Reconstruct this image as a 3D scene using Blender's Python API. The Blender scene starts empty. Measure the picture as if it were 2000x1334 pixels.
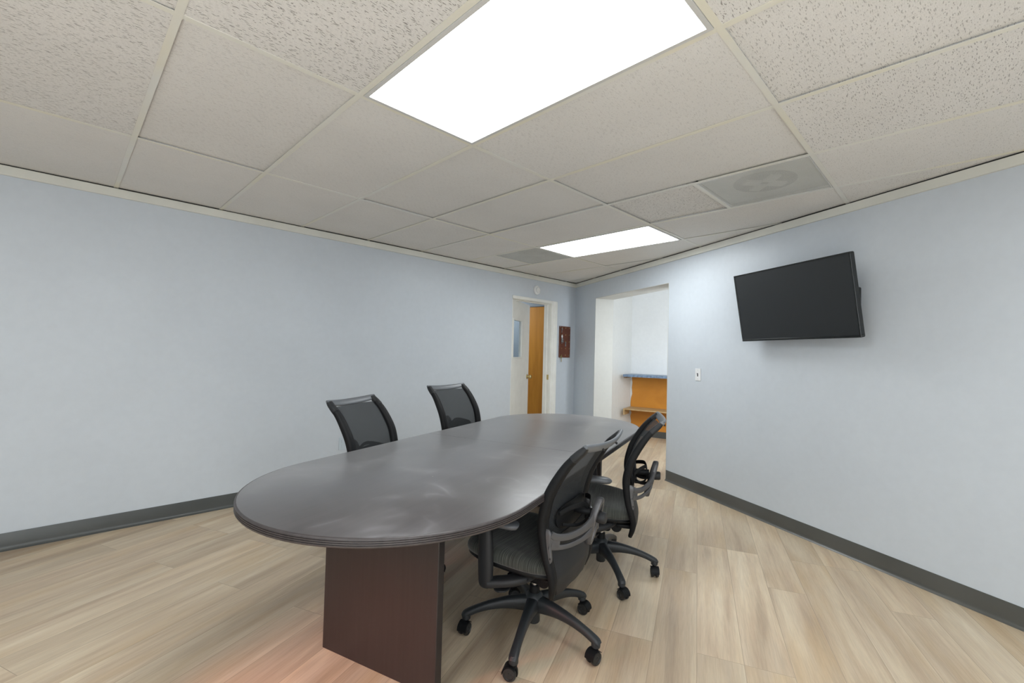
import bpy, bmesh, math, random
from mathutils import Vector, Matrix

random.seed(7)
R = math.radians
COL = bpy.context.scene.collection
SC = bpy.context.scene

# ------------------------------------------------------------------ camera
F_PX = 884.04
CAM = Vector((0.0, 0.0, 1.2573))
yaw, pitch, roll = 0.7835407, 0.0261119, 0.0257743
fwd = Vector((math.sin(yaw) * math.cos(pitch), math.cos(yaw) * math.cos(pitch), math.sin(pitch)))
rgt = Vector((math.cos(yaw), -math.sin(yaw), 0))
upv = rgt.cross(fwd)
r2 = rgt * math.cos(roll) + upv * math.sin(roll)
u2 = upv * math.cos(roll) - rgt * math.sin(roll)
cam_data = bpy.data.cameras.new('camera')
cam = bpy.data.objects.new('camera', cam_data)
COL.objects.link(cam)
cam_data.sensor_fit = 'HORIZONTAL'
cam_data.sensor_width = 36.0
cam_data.lens = F_PX * 36.0 / 2000.0
cam_data.clip_start = 0.02
cam.matrix_world = Matrix((
    (r2.x, u2.x, -fwd.x, CAM.x),
    (r2.y, u2.y, -fwd.y, CAM.y),
    (r2.z, u2.z, -fwd.z, CAM.z),
    (0, 0, 0, 1)))
SC.camera = cam

# ------------------------------------------------------------------ world, exposure, lights
SC.view_settings.view_transform = 'Standard'
SC.view_settings.look = 'None'
SC.view_settings.gamma = 1.0
SC.view_settings.use_curve_mapping = False
SC.view_settings.exposure = 0.13
world = bpy.data.worlds.new('world')
SC.world = world
world.use_nodes = True
world.node_tree.nodes['Background'].inputs[0].default_value = (0.75, 0.85, 1.0, 1)
world.node_tree.nodes['Background'].inputs[1].default_value = 0.3

TROFFER_STRENGTH = 10.8

def spot(name, loc, target, energy, color, angle, size, blend=1.0):
    d = bpy.data.lights.new(name, 'SPOT')
    d.energy = energy; d.color = color; d.spot_size = R(angle); d.spot_blend = blend
    d.shadow_soft_size = size
    o = bpy.data.objects.new(name, d); COL.objects.link(o)
    o.location = loc
    o.rotation_euler = (Vector(target) - Vector(loc)).to_track_quat('-Z', 'Y').to_euler()
    return o

def area(name, loc, target, energy, color, sx, sy):
    d = bpy.data.lights.new(name, 'AREA')
    d.shape = 'RECTANGLE'; d.size = sx; d.size_y = sy; d.energy = energy; d.color = color
    o = bpy.data.objects.new(name, d); COL.objects.link(o)
    o.location = loc
    o.rotation_euler = (Vector(target) - Vector(loc)).to_track_quat('-Z', 'Y').to_euler()
    return o

# reddish glow low across the floor from an added spot, its source unseen
spot('floor_glow_spot', (-0.72, 1.62, 0.70), (0.70, 1.62, 0.0), 72, (1.0, 0.26, 0.16), 46, 0.10)
# two added fills behind the viewer, one up at the ceiling, one forward
area('ceiling_fill', (-1.3, -0.9, 0.35), (-1.0, -0.6, 2.3), 64, (0.93, 0.97, 1.0), 2.8, 2.8)
area('rear_fill', (-0.6, -2.45, 1.35), (1.2, 1.5, 1.5), 32, (0.93, 0.97, 1.0), 2.6, 1.8)
# daylight entering the side room
area('side_room_daylight', (4.75, 1.6, 1.45), (6.9, 1.9, 1.35), 44, (0.90, 0.95, 1.0), 1.0, 1.3)
area('hall_fill', (4.6, 6.0, 2.1), (5.3, 4.8, 1.2), 22, (0.95, 0.98, 1.0), 0.8, 0.8)  # added fill that brightens the hall, no source seen there

# ------------------------------------------------------------------ node helpers
def new_mat(name):
    m = bpy.data.materials.new(name)
    m.use_nodes = True
    nt = m.node_tree
    b = nt.nodes['Principled BSDF']
    return m, nt, b

def N(nt, typ, **kw):
    n = nt.nodes.new(typ)
    for k, v in kw.items():
        setattr(n, k, v)
    return n

def L(nt, a, b):
    nt.links.new(a, b)

def coords(nt, scale=(1, 1, 1), rot=(0, 0, 0), obj=True, loc=(0, 0, 0)):
    tc = N(nt, 'ShaderNodeTexCoord')
    mp = N(nt, 'ShaderNodeMapping')
    mp.inputs['Scale'].default_value = scale
    mp.inputs['Rotation'].default_value = rot
    mp.inputs['Location'].default_value = loc
    L(nt, tc.outputs['Object' if obj else 'Generated'], mp.inputs['Vector'])
    return mp.outputs['Vector']

def noise(nt, vec, scale, detail=3, rough=0.5, dist=0.0):
    n = N(nt, 'ShaderNodeTexNoise')
    n.inputs['Scale'].default_value = scale
    n.inputs['Detail'].default_value = detail
    n.inputs['Roughness'].default_value = rough
    n.inputs['Distortion'].default_value = dist
    if vec is not None:
        L(nt, vec, n.inputs['Vector'])
    return n.outputs['Fac']

def ramp(nt, fac, stops):
    r = N(nt, 'ShaderNodeValToRGB')
    e = r.color_ramp.elements
    while len(e) > 1:
        e.remove(e[-1])
    e[0].position = stops[0][0]; e[0].color = stops[0][1]
    for p, c in stops[1:]:
        x = e.new(p); x.color = c
    L(nt, fac, r.inputs['Fac'])
    return r.outputs['Color']

def g(v, a=1.0):
    return (v, v, v, a)

def mixc(nt, fac, a, b, mode='MIX'):
    m = N(nt, 'ShaderNodeMix', data_type='RGBA', blend_type=mode)
    for s, v in ((m.inputs[0], fac), (m.inputs[6], a), (m.inputs[7], b)):
        if isinstance(v, (int, float)):
            s.default_value = v
        elif isinstance(v, tuple):
            s.default_value = v
        else:
            L(nt, v, s)
    return m.outputs[2]

def math_n(nt, op, a, b=None, c=None):
    m = N(nt, 'ShaderNodeMath', operation=op)
    for i, v in enumerate((a, b, c)):
        if v is None:
            continue
        if isinstance(v, (int, float)):
            m.inputs[i].default_value = v
        else:
            L(nt, v, m.inputs[i])
    return m.outputs[0]

def bump(nt, b, h, strength=0.2, dist=0.002):
    bp = N(nt, 'ShaderNodeBump')
    bp.inputs['Strength'].default_value = strength
    bp.inputs['Distance'].default_value = dist
    L(nt, h, bp.inputs['Height'])
    L(nt, bp.outputs['Normal'], b.inputs['Normal'])

def srgb(r, gg, bb):
    f = lambda c: (c / 255 / 12.92) if c / 255 <= 0.04045 else ((c / 255 + 0.055) / 1.055) ** 2.4
    return (f(r), f(gg), f(bb), 1.0)

def plain(name, col, rough=0.5, metal=0.0, var=0.08, vscale=8.0, bmp=0.0, bscale=300.0, spec=None):
    m, nt, b = new_mat(name)
    v = coords(nt)
    f = noise(nt, v, vscale, 4)
    lo = tuple(c * (1 - var) for c in col[:3]) + (1,)
    hi = tuple(min(1, c * (1 + var)) for c in col[:3]) + (1,)
    L(nt, ramp(nt, f, [(0.3, lo), (0.7, hi)]), b.inputs['Base Color'])
    b.inputs['Roughness'].default_value = rough
    b.inputs['Metallic'].default_value = metal
    if spec is not None:
        b.inputs['Specular IOR Level'].default_value = spec
    if bmp > 0:
        bump(nt, b, noise(nt, v, bscale, 2), bmp, 0.0008)
    return m

M = {}

# painted walls
def wall_mat(name, col):
    m, nt, b = new_mat(name)
    v = coords(nt)
    f = noise(nt, v, 1.3, 3, 0.55)
    f2 = noise(nt, v, 22.0, 3)
    base = ramp(nt, f, [(0.35, tuple(c * 0.97 for c in col[:3]) + (1,)), (0.65, tuple(c * 1.02 for c in col[:3]) + (1,))])
    base = mixc(nt, 0.05, base, ramp(nt, f2, [(0.3, g(0.3)), (0.7, g(0.9))]), 'MULTIPLY')
    L(nt, base, b.inputs['Base Color'])
    L(nt, ramp(nt, noise(nt, v, 3.0, 4), [(0.3, g(0.38)), (0.7, g(0.52))]), b.inputs['Roughness'])
    bump(nt, b, noise(nt, v, 160, 4), 0.12, 0.001)
    return m

M['wall'] = wall_mat('pale_blue_grey_paint', (0.607, 0.657, 0.712, 1))
M['white_wall'] = wall_mat('white_paint', (0.80, 0.82, 0.82, 1))
M['cream_wall'] = wall_mat('off_white_paint', (0.76, 0.77, 0.75, 1))
M['jamb_paint'] = wall_mat('greyed_off_white_paint', (0.60, 0.61, 0.585, 1))
M['white_trim'] = plain('white_gloss_trim_paint', (0.84, 0.84, 0.80, 1), 0.35, var=0.04)
M['crown_trim'] = plain('cream_trim_paint', (0.72, 0.72, 0.66, 1), 0.45, var=0.07, vscale=3)
M['rubber_base'] = plain('grey_rubber_baseboard', (0.075, 0.080, 0.078, 1), 0.32, var=0.12, vscale=2.5)
M['rubber_base_warm'] = plain('warm_grey_rubber_baseboard', (0.088, 0.088, 0.080, 1), 0.32, var=0.12, vscale=2.5)

# vinyl plank floor
def floor_mat():
    m, nt, b = new_mat('light_oak_vinyl_planks')
    v = coords(nt, rot=(0, 0, R(-22.8)), loc=(0.31, 0.015, 0))
    br = N(nt, 'ShaderNodeTexBrick')
    br.offset = 0.37; br.offset_frequency = 3; br.squash = 1.0; br.squash_frequency = 1
    for k, val in (('Color1', g(0.0)), ('Color2', g(1.0)), ('Mortar', g(0.5))):
        br.inputs[k].default_value = val
    br.inputs['Scale'].default_value = 1.0
    br.inputs['Mortar Size'].default_value = 0.0012
    br.inputs['Mortar Smooth'].default_value = 0.3
    br.inputs['Bias'].default_value = 0.0
    br.inputs['Brick Width'].default_value = 1.22
    br.inputs['Row Height'].default_value = 0.1815
    L(nt, v, br.inputs['Vector'])
    # per plank shift of the grain
    sh = N(nt, 'ShaderNodeVectorMath', operation='SCALE')
    comb = N(nt, 'ShaderNodeCombineXYZ')
    L(nt, br.outputs['Color'], comb.inputs[0]); L(nt, br.outputs['Color'], comb.inputs[1]); L(nt, br.outputs['Color'], comb.inputs[2])
    L(nt, comb.outputs[0], sh.inputs[0]); sh.inputs['Scale'].default_value = 37.0
    add = N(nt, 'ShaderNodeVectorMath', operation='ADD')
    L(nt, v, add.inputs[0]); L(nt, sh.outputs[0], add.inputs[1])
    def stretched(sx, sy, sc, det, rough=0.5, dist=0.0):
        mp = N(nt, 'ShaderNodeMapping')
        mp.inputs['Scale'].default_value = (sx, sy, 1)
        L(nt, add.outputs[0], mp.inputs['Vector'])
        return noise(nt, mp.outputs[0], sc, det, rough, dist)
    broad = stretched(0.75, 7.5, 1.0, 3, 0.5, 0.6)
    mid = stretched(1.6, 26.0, 1.0, 4, 0.6, 0.4)
    fine = stretched(9.0, 190.0, 1.0, 3, 0.6)
    c = ramp(nt, broad, [(0.28, srgb(162, 137, 114)), (0.42, srgb(196, 171, 144)), (0.55, srgb(218, 197, 168)), (0.75, srgb(234, 218, 193))])
    c2 = ramp(nt, mid, [(0.30, srgb(184, 162, 138)), (0.50, srgb(212, 196, 170)), (0.72, srgb(226, 214, 192))])
    c = mixc(nt, 0.45, c, c2)
    warm = stretched(0.9, 5.0, 1.7, 2)
    c = mixc(nt, ramp(nt, warm, [(0.50, g(0.0)), (0.72, g(0.45))]), c, srgb(200, 170, 128))
    c = mixc(nt, 0.28, c, ramp(nt, fine, [(0.3, g(0.55)), (0.6, g(1.0))]), 'MULTIPLY')
    tone = ramp(nt, br.outputs['Color'], [(0.0, g(0.84)), (1.0, g(1.03))])
    c = mixc(nt, 1.0, c, tone, 'MULTIPLY')
    # knots
    mpk = N(nt, 'ShaderNodeMapping'); mpk.inputs['Scale'].default_value = (1.1, 4.5, 1)
    L(nt, add.outputs[0], mpk.inputs['Vector'])
    vk = N(nt, 'ShaderNodeTexVoronoi'); vk.inputs['Scale'].default_value = 1.0
    L(nt, mpk.outputs[0], vk.inputs['Vector'])
    kn = ramp(nt, vk.outputs['Distance'], [(0.03, g(0.30)), (0.13, g(0.0))])
    c = mixc(nt, kn, c, srgb(138, 112, 90))
    seam = br.outputs['Fac']
    c = mixc(nt, math_n(nt, 'MULTIPLY', seam, 0.5), c, srgb(108, 90, 72))
    L(nt, c, b.inputs['Base Color'])
    L(nt, ramp(nt, mid, [(0.3, g(0.40)), (0.7, g(0.52))]), b.inputs['Roughness'])
    h = math_n(nt, 'ADD', math_n(nt, 'MULTIPLY', fine, 0.25), math_n(nt, 'MULTIPLY', seam, -1.0))
    bump(nt, b, h, 0.25, 0.0008)
    return m
M['floor'] = floor_mat()

# fissured mineral fibre ceiling tile, the amount of fissures read per tile
def tile_mat():
    m, nt, b = new_mat('fissured_ceiling_tile')
    at = N(nt, 'ShaderNodeAttribute'); at.attribute_name = 'style'
    style = at.outputs['Fac']
    v = coords(nt)
    # warp
    nz = N(nt, 'ShaderNodeTexNoise'); nz.inputs['Scale'].default_value = 30.0; nz.inputs['Detail'].default_value = 2
    L(nt, v, nz.inputs['Vector'])
    sub = N(nt, 'ShaderNodeVectorMath', operation='SUBTRACT'); sub.inputs[1].default_value = (0.5, 0.5, 0.5)
    L(nt, nz.outputs['Color'], sub.inputs[0])
    sc = N(nt, 'ShaderNodeVectorMath', operation='SCALE'); sc.inputs['Scale'].default_value = 0.014
    L(nt, sub.outputs[0], sc.inputs[0])
    add = N(nt, 'ShaderNodeVectorMath', operation='ADD')
    L(nt, v, add.inputs[0]); L(nt, sc.outputs[0], add.inputs[1])
    def streaks(sx, sy, thr0, thr1, rot, keep):
        mp = N(nt, 'ShaderNodeMapping')
        mp.inputs['Scale'].default_value = (sx, sy, 1); mp.inputs['Rotation'].default_value = (0, 0, R(rot))
        L(nt, add.outputs[0], mp.inputs['Vector'])
        vo = N(nt, 'ShaderNodeTexVoronoi'); vo.inputs['Scale'].default_value = 1.0; vo.voronoi_dimensions = '2D'
        L(nt, mp.outputs[0], vo.inputs['Vector'])
        sep = N(nt, 'ShaderNodeSeparateColor'); L(nt, vo.outputs['Color'], sep.inputs[0])
        pick = math_n(nt, 'LESS_THAN', sep.outputs[0], keep)
        return math_n(nt, 'MULTIPLY', ramp(nt, vo.outputs['Distance'], [(thr0, g(1.0)), (thr1, g(0.0))]), pick)
    s1 = streaks(26, 165, 0.17, 0.26, 8, 0.22)
    s2 = streaks(34, 190, 0.15, 0.24, -14, 0.16)
    s3 = streaks(90, 190, 0.20, 0.30, 30, 0.10)
    s4 = streaks(60, 420, 0.20, 0.35, 3, 0.35)
    fis = math_n(nt, 'MAXIMUM', math_n(nt, 'MAXIMUM', s1, s2), s3)
    fis = math_n(nt, 'MAXIMUM', fis, math_n(nt, 'MULTIPLY', s4, 0.35))
    pin = N(nt, 'ShaderNodeTexVoronoi'); pin.inputs['Scale'].default_value = 330; pin.voronoi_dimensions = '2D'
    L(nt, v, pin.inputs['Vector'])
    pins = ramp(nt, pin.outputs['Distance'], [(0.16, g(1.0)), (0.26, g(0.0))])
    fine = noise(nt, v, 420, 2)
    base = ramp(nt, noise(nt, v, 2.2, 3), [(0.3, (0.78, 0.765, 0.735, 1)), (0.7, (0.82, 0.805, 0.775, 1))])
    base = mixc(nt, 0.22, base, ramp(nt, fine, [(0.32, g(0.55)), (0.6, g(1.0))]), 'MULTIPLY')
    base = mixc(nt, math_n(nt, 'MULTIPLY', pins, 0.22), base, g(0.28))
    amt = math_n(nt, 'MULTIPLY', fis, math_n(nt, 'MULTIPLY', style, 0.80))
    base = mixc(nt, amt, base, (0.20, 0.18, 0.165, 1))
    L(nt, base, b.inputs['Base Color'])
    b.inputs['Roughness'].default_value = 0.95
    b.inputs['Specular IOR Level'].default_value = 0.15
    h = math_n(nt, 'SUBTRACT', math_n(nt, 'MULTIPLY', fine, 0.4), math_n(nt, 'MULTIPLY', fis, style))
    bump(nt, b, h, 0.5, 0.0015)
    return m
M['tile'] = tile_mat()

def grid_mat():
    m, nt, b = new_mat('yellowed_ceiling_grid_paint')
    v = coords(nt)
    f = noise(nt, v, 1.6, 3)
    L(nt, ramp(nt, f, [(0.40, (0.76, 0.76, 0.72, 1)), (0.60, (0.78, 0.75, 0.63, 1))]), b.inputs['Base Color'])
    b.inputs['Roughness'].default_value = 0.45
    return m
M['grid'] = grid_mat()
M['plenum_and_shade'] = plain('dark_plenum_and_shade', (0.02, 0.018, 0.016, 1), 0.9)  # also colours the strip that paints in shade above the crown
M['frame_metal'] = plain('white_enamel_metal', (0.62, 0.62, 0.60, 1), 0.35, var=0.03)

def emis(name, col, s):
    m, nt, b = new_mat(name)
    b.inputs['Base Color'].default_value = (0.9, 0.9, 0.9, 1)
    v = coords(nt)
    f = ramp(nt, noise(nt, v, 60, 2), [(0.3, tuple(c * 0.97 for c in col) + (1,)), (0.7, tuple(col) + (1,))])
    L(nt, f, b.inputs['Emission Color'])
    b.inputs['Emission Strength'].default_value = s
    b.inputs['Roughness'].default_value = 0.4
    return m
M['diffuser'] = emis('lit_acrylic_diffuser', (0.93, 0.98, 1.0), TROFFER_STRENGTH)

# table laminate with dusty wiping marks
def laminate(name, base, smear=0.0):
    m, nt, b = new_mat(name)
    v = coords(nt)
    mp = N(nt, 'ShaderNodeMapping'); mp.inputs['Scale'].default_value = (2.0, 60.0, 2.0)
    L(nt, v, mp.inputs['Vector'])
    gr = noise(nt, mp.outputs[0], 1.0, 4, 0.6)
    c = ramp(nt, gr, [(0.3, tuple(x * 0.82 for x in base[:3]) + (1,)), (0.7, tuple(x * 1.12 for x in base[:3]) + (1,))])
    if smear > 0:
        sw = noise(nt, v, 1.5, 2, 0.5, 1.8)
        rid = math_n(nt, 'ABSOLUTE', math_n(nt, 'SUBTRACT', sw, 0.5))
        line = ramp(nt, rid, [(0.0, g(0.9)), (0.03, g(0.35)), (0.14, g(0.0))])
        msk = ramp(nt, noise(nt, v, 2.3, 3), [(0.45, g(0.0)), (0.75, g(1.0))])
        haze = ramp(nt, noise(nt, v, 2.2, 3, 0.5, 0.8), [(0.35, g(0.0)), (0.75, g(0.5))])
        d = math_n(nt, 'ADD', math_n(nt, 'MULTIPLY', line, math_n(nt, 'MULTIPLY', msk, 1.1)), math_n(nt, 'MULTIPLY', haze, 0.30))
        c = mixc(nt, math_n(nt, 'MULTIPLY', d, smear), c, (0.27, 0.262, 0.275, 1))
        # small specks of dirt
        vo = N(nt, 'ShaderNodeTexVoronoi'); vo.inputs['Scale'].default_value = 5.5
        L(nt, v, vo.inputs['Vector'])
        c = mixc(nt, ramp(nt, vo.outputs['Distance'], [(0.012, g(0.8)), (0.02, g(0.0))]), c, (0.5, 0.47, 0.4, 1))
        rr = ramp(nt, d, [(0.0, g(0.34)), (0.6, g(0.40))])
        L(nt, rr, b.inputs['Roughness'])
        b.inputs['Coat Weight'].default_value = 0.5
        b.inputs['Coat Roughness'].default_value = 0.32
        b.inputs['Sheen Weight'].default_value = 0.27
        b.inputs['Sheen Roughness'].default_value = 0.4
        b.inputs['IOR'].default_value = 1.5
    else:
        b.inputs['Roughness'].default_value = 0.42
    L(nt, c, b.inputs['Base Color'])
    bump(nt, b, gr, 0.06, 0.0006)
    return m
M['table_top'] = laminate('espresso_laminate_top', (0.046, 0.040, 0.042), 0.85)
M['table_edge'] = laminate('espresso_edge_band', (0.050, 0.042, 0.042))
M['table_leg'] = laminate('espresso_laminate_panel', (0.024, 0.020, 0.020))

M['black_plastic'] = plain('black_textured_plastic', (0.006, 0.0065, 0.0075, 1), 0.55, var=0.1, vscale=14, bmp=0.1, bscale=900, spec=0.22)
M['char_plastic'] = plain('charcoal_plastic', (0.017, 0.018, 0.020, 1), 0.48, var=0.1, vscale=14, bmp=0.1, bscale=900, spec=0.3)
M['base_plastic'] = plain('dark_grey_base_plastic', (0.021, 0.024, 0.027, 1), 0.42, var=0.1, vscale=10, bmp=0.1, bscale=900, spec=0.4)
M['rail_plastic'] = plain('mid_grey_plastic', (0.125, 0.135, 0.148, 1), 0.36, var=0.06, vscale=14)
M['bracket_grey'] = plain('silver_grey_plastic', (0.085, 0.085, 0.09, 1), 0.32, metal=0.3, var=0.06, vscale=14)
M['arm_pad'] = plain('soft_grey_pad', (0.070, 0.075, 0.083, 1), 0.42, var=0.05, vscale=14)
M['wheel'] = plain('black_nylon_wheel', (0.016, 0.017, 0.018, 1), 0.45)
M['steel'] = plain('bright_steel', (0.55, 0.55, 0.55, 1), 0.25, metal=1.0)
M['brass'] = plain('brass', (0.62, 0.50, 0.24, 1), 0.3, metal=0.9)

def fabric_mat():
    m, nt, b = new_mat('olive_grey_striped_fabric')
    v = coords(nt)
    mp = N(nt, 'ShaderNodeMapping'); mp.inputs['Scale'].default_value = (5.0, 330.0, 5.0)
    L(nt, v, mp.inputs['Vector'])
    f = noise(nt, mp.outputs[0], 1.0, 3, 0.65)
    c = ramp(nt, f, [(0.36, (0.014, 0.015, 0.013, 1)), (0.5, (0.032, 0.035, 0.029, 1)), (0.66, (0.088, 0.092, 0.078, 1))])
    L(nt, c, b.inputs['Base Color'])
    b.inputs['Roughness'].default_value = 0.85
    b.inputs['Sheen Weight'].default_value = 0.25
    bump(nt, b, noise(nt, v, 900, 2), 0.4, 0.001)
    return m
M['fabric'] = fabric_mat()

def mesh_fabric():
    m, nt, b = new_mat('black_mesh_fabric')
    v = coords(nt)
    f = noise(nt, v, 500, 2)
    L(nt, ramp(nt, f, [(0.35, (0.014, 0.015, 0.016, 1)), (0.65, (0.042, 0.046, 0.050, 1))]), b.inputs['Base Color'])
    b.inputs['Roughness'].default_value = 0.75
    b.inputs['Specular IOR Level'].default_value = 0.2
    # open weave: rows of small round holes
    w = N(nt, 'ShaderNodeTexVoronoi'); w.inputs['Scale'].default_value = 480; w.inputs['Randomness'].default_value = 0.85; w.voronoi_dimensions = '2D'
    sx = N(nt, 'ShaderNodeSeparateXYZ'); L(nt, v, sx.inputs[0])
    cx = N(nt, 'ShaderNodeCombineXYZ'); L(nt, sx.outputs[0], cx.inputs[0]); L(nt, sx.outputs[2], cx.inputs[1])
    L(nt, cx.outputs[0], w.inputs['Vector'])
    hole = ramp(nt, w.outputs['Distance'], [(0.14, g(0.0)), (0.24, g(1.0))])
    L(nt, hole, b.inputs['Alpha'])
    return m
M['mesh'] = mesh_fabric()

def wood(name, c0, c1, scale=(3, 3, 0.5), rough=0.4, dist=1.0, sc=2.0):
    m, nt, b = new_mat(name)
    v = coords(nt, scale=scale)
    f = noise(nt, v, sc, 5, 0.6, dist)
    L(nt, ramp(nt, f, [(0.3, c0), (0.7, c1)]), b.inputs['Base Color'])
    b.inputs['Roughness'].default_value = rough
    return m
M['wood_door'] = wood('varnished_lauan_door', (0.42, 0.165, 0.016, 1), (0.60, 0.27, 0.033, 1), (2.5, 2.5, 0.35), 0.38)
M['orange_wood'] = wood('orange_stained_panel', (0.50, 0.19, 0.020, 1), (0.66, 0.28, 0.035, 1), (0.6, 0.6, 1.2), 0.4)
M['shelf_wood'] = wood('pine_shelf', (0.42, 0.27, 0.12, 1), (0.60, 0.44, 0.24, 1), (8, 1.0, 4), 0.5)
M['dark_cleat'] = wood('brown_cleat', (0.20, 0.13, 0.07, 1), (0.30, 0.2, 0.11, 1), (3, 3, 3), 0.6)
M['blue_lam'] = plain('blue_grey_laminate', (0.17, 0.24, 0.34, 1), 0.4, var=0.35, vscale=30)
M['board'] = plain('red_brown_hardboard', (0.12, 0.036, 0.018, 1), 0.45, var=0.2, vscale=9)
M['tv_black'] = plain('black_gloss_bezel', (0.012, 0.014, 0.014, 1), 0.25)
M['plastic_white'] = plain('white_plastic', (0.80, 0.81, 0.82, 1), 0.35, var=0.03)
M['plate'] = plain('painted_cover_plate', (0.56, 0.635, 0.69, 1), 0.4, var=0.03)
M['dark_slot'] = plain('black_socket', (0.01, 0.01, 0.01, 1), 0.5)
def screen_mat():
    m, nt, b = new_mat('switched_off_screen')
    v = coords(nt)
    L(nt, ramp(nt, noise(nt, v, 700, 2), [(0.3, (0.016, 0.019, 0.021, 1)), (0.7, (0.021, 0.024, 0.027, 1))]), b.inputs['Base Color'])
    b.inputs['Roughness'].default_value = 0.42
    return m
M['screen'] = screen_mat()
def glass_mat():
    m, nt, b = new_mat('clear_glass')
    v = coords(nt)
    b.inputs['Base Color'].default_value = (0.86, 0.92, 0.96, 1)
    L(nt, ramp(nt, noise(nt, v, 4, 2), [(0.3, g(0.02)), (0.7, g(0.06))]), b.inputs['Roughness'])
    b.inputs['Transmission Weight'].default_value = 1.0
    b.inputs['IOR'].default_value = 1.05
    return m
M['glass'] = glass_mat()
def perf_mat():
    m, nt, b = new_mat('perforated_vent_face')
    v = coords(nt)
    w = N(nt, 'ShaderNodeTexVoronoi'); w.inputs['Scale'].default_value = 210; w.inputs['Randomness'].default_value = 0.0; w.voronoi_dimensions = '2D'
    L(nt, v, w.inputs['Vector'])
    L(nt, ramp(nt, w.outputs['Distance'], [(0.36, g(0.0)), (0.39, g(1.0))]), b.inputs['Alpha'])
    L(nt, ramp(nt, noise(nt, v, 5, 2), [(0.3, (0.72, 0.73, 0.69, 1)), (0.7, (0.78, 0.79, 0.76, 1))]), b.inputs['Base Color'])
    b.inputs['Roughness'].default_value = 0.5
    return m
M['perf'] = perf_mat()
M['duct_light'] = plain('galvanised_backpan', (0.80, 0.80, 0.76, 1), 0.5, var=0.05)
M['duct_dark'] = plain('dark_duct_neck', (0.10, 0.10, 0.095, 1), 0.6)

# ------------------------------------------------------------------ mesh helpers
def finish(name, bm, mat, parent=None, smooth=True, sharp=35):
    bmesh.ops.recalc_face_normals(bm, faces=bm.faces[:])
    me = bpy.data.meshes.new(name)
    bm.to_mesh(me); bm.free()
    me.materials.append(mat)
    if smooth:
        for p in me.polygons:
            p.use_smooth = True
        try:
            me.set_sharp_from_angle(angle=R(sharp))
        except Exception:
            pass
    o = bpy.data.objects.new(name, me)
    COL.objects.link(o)
    if parent:
        o.parent = parent
    return o

def box(bm, lo, hi, bev=0.0, seg=2, mat=None):
    lo = Vector(lo); hi = Vector(hi)
    c = (lo + hi) / 2; s = hi - lo
    r = bmesh.ops.create_cube(bm, size=1.0)
    vs = r['verts']
    for v in vs:
        v.co = Vector((v.co.x * s.x, v.co.y * s.y, v.co.z * s.z)) + c
    if bev > 0:
        es = list({e for v in vs for e in v.link_edges})
        rb = bmesh.ops.bevel(bm, geom=es, offset=bev, segments=seg, profile=0.5, affect='EDGES')
        vs = list({v for f in rb['faces'] for v in f.verts} | {v for v in vs if v.is_valid})
    if mat is not None:
        for v in vs:
            v.co = mat @ v.co
    return vs

def prism(bm, pts, z0, z1, mat=None):
    """extrude a polygon of xy points between two heights"""
    a = [bm.verts.new((p[0], p[1], z0)) for p in pts]
    b = [bm.verts.new((p[0], p[1], z1)) for p in pts]
    n = len(pts)
    bm.faces.new(a[::-1]); bm.faces.new(b)
    for i in range(n):
        bm.faces.new((a[i], a[(i + 1) % n], b[(i + 1) % n], b[i]))
    if mat is not None:
        for v in a + b:
            v.co = mat @ v.co
    return a + b

def cyl(bm, p0, p1, r0, r1=None, seg=24, bev=0.0):
    p0 = Vector(p0); p1 = Vector(p1); r1 = r0 if r1 is None else r1
    d = p1 - p0; h = d.length
    q = d.to_track_quat('Z', 'Y').to_matrix().to_4x4()
    prof = [(0, 0), (r0 - bev, 0), (r0, bev), (r1, h - bev), (r1 - bev, h), (0, h)] if bev > 0 else [(0, 0), (r0, 0), (r1, h), (0, h)]
    return lathe(bm, prof, seg, Matrix.Translation(p0) @ q)

def lathe(bm, prof, seg=24, mat=None):
    rings = []
    allv = []
    for (r, z) in prof:
        if r < 1e-7:
            v = bm.verts.new((0, 0, z)); rings.append([v]); allv.append(v)
        else:
            ring = [bm.verts.new((r * math.cos(2 * math.pi * i / seg), r * math.sin(2 * math.pi * i / seg), z)) for i in range(seg)]
            rings.append(ring); allv += ring
    for a, b in zip(rings[:-1], rings[1:]):
        if len(a) == 1 and len(b) == 1:
            continue
        for i in range(seg):
            j = (i + 1) % seg
            if len(a) == 1:
                bm.faces.new((a[0], b[i], b[j]))
            elif len(b) == 1:
                bm.faces.new((a[i], b[0], a[j]))
            else:
                bm.faces.new((a[i], b[i], b[j], a[j]))
    if mat is not None:
        for v in allv:
            v.co = mat @ v.co
    return allv

def catmull(pts, n=6, closed=False):
    pts = [tuple(p) for p in pts]
    out = []
    m = len(pts)
    rng = m if closed else m - 1
    for i in range(rng):
        if closed:
            p0, p1, p2, p3 = pts[(i - 1) % m], pts[i], pts[(i + 1) % m], pts[(i + 2) % m]
        else:
            p0 = pts[max(i - 1, 0)]; p1 = pts[i]; p2 = pts[i + 1]; p3 = pts[min(i + 2, m - 1)]
        for k in range(n):
            t = k / n
            out.append(tuple(0.5 * ((2 * b) + (-a + c) * t + (2 * a - 5 * b + 4 * c - d) * t * t + (-a + 3 * b - 3 * c + d) * t ** 3)
                             for a, b, c, d in zip(p0, p1, p2, p3)))
    if not closed:
        out.append(pts[-1])
    return out

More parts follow.
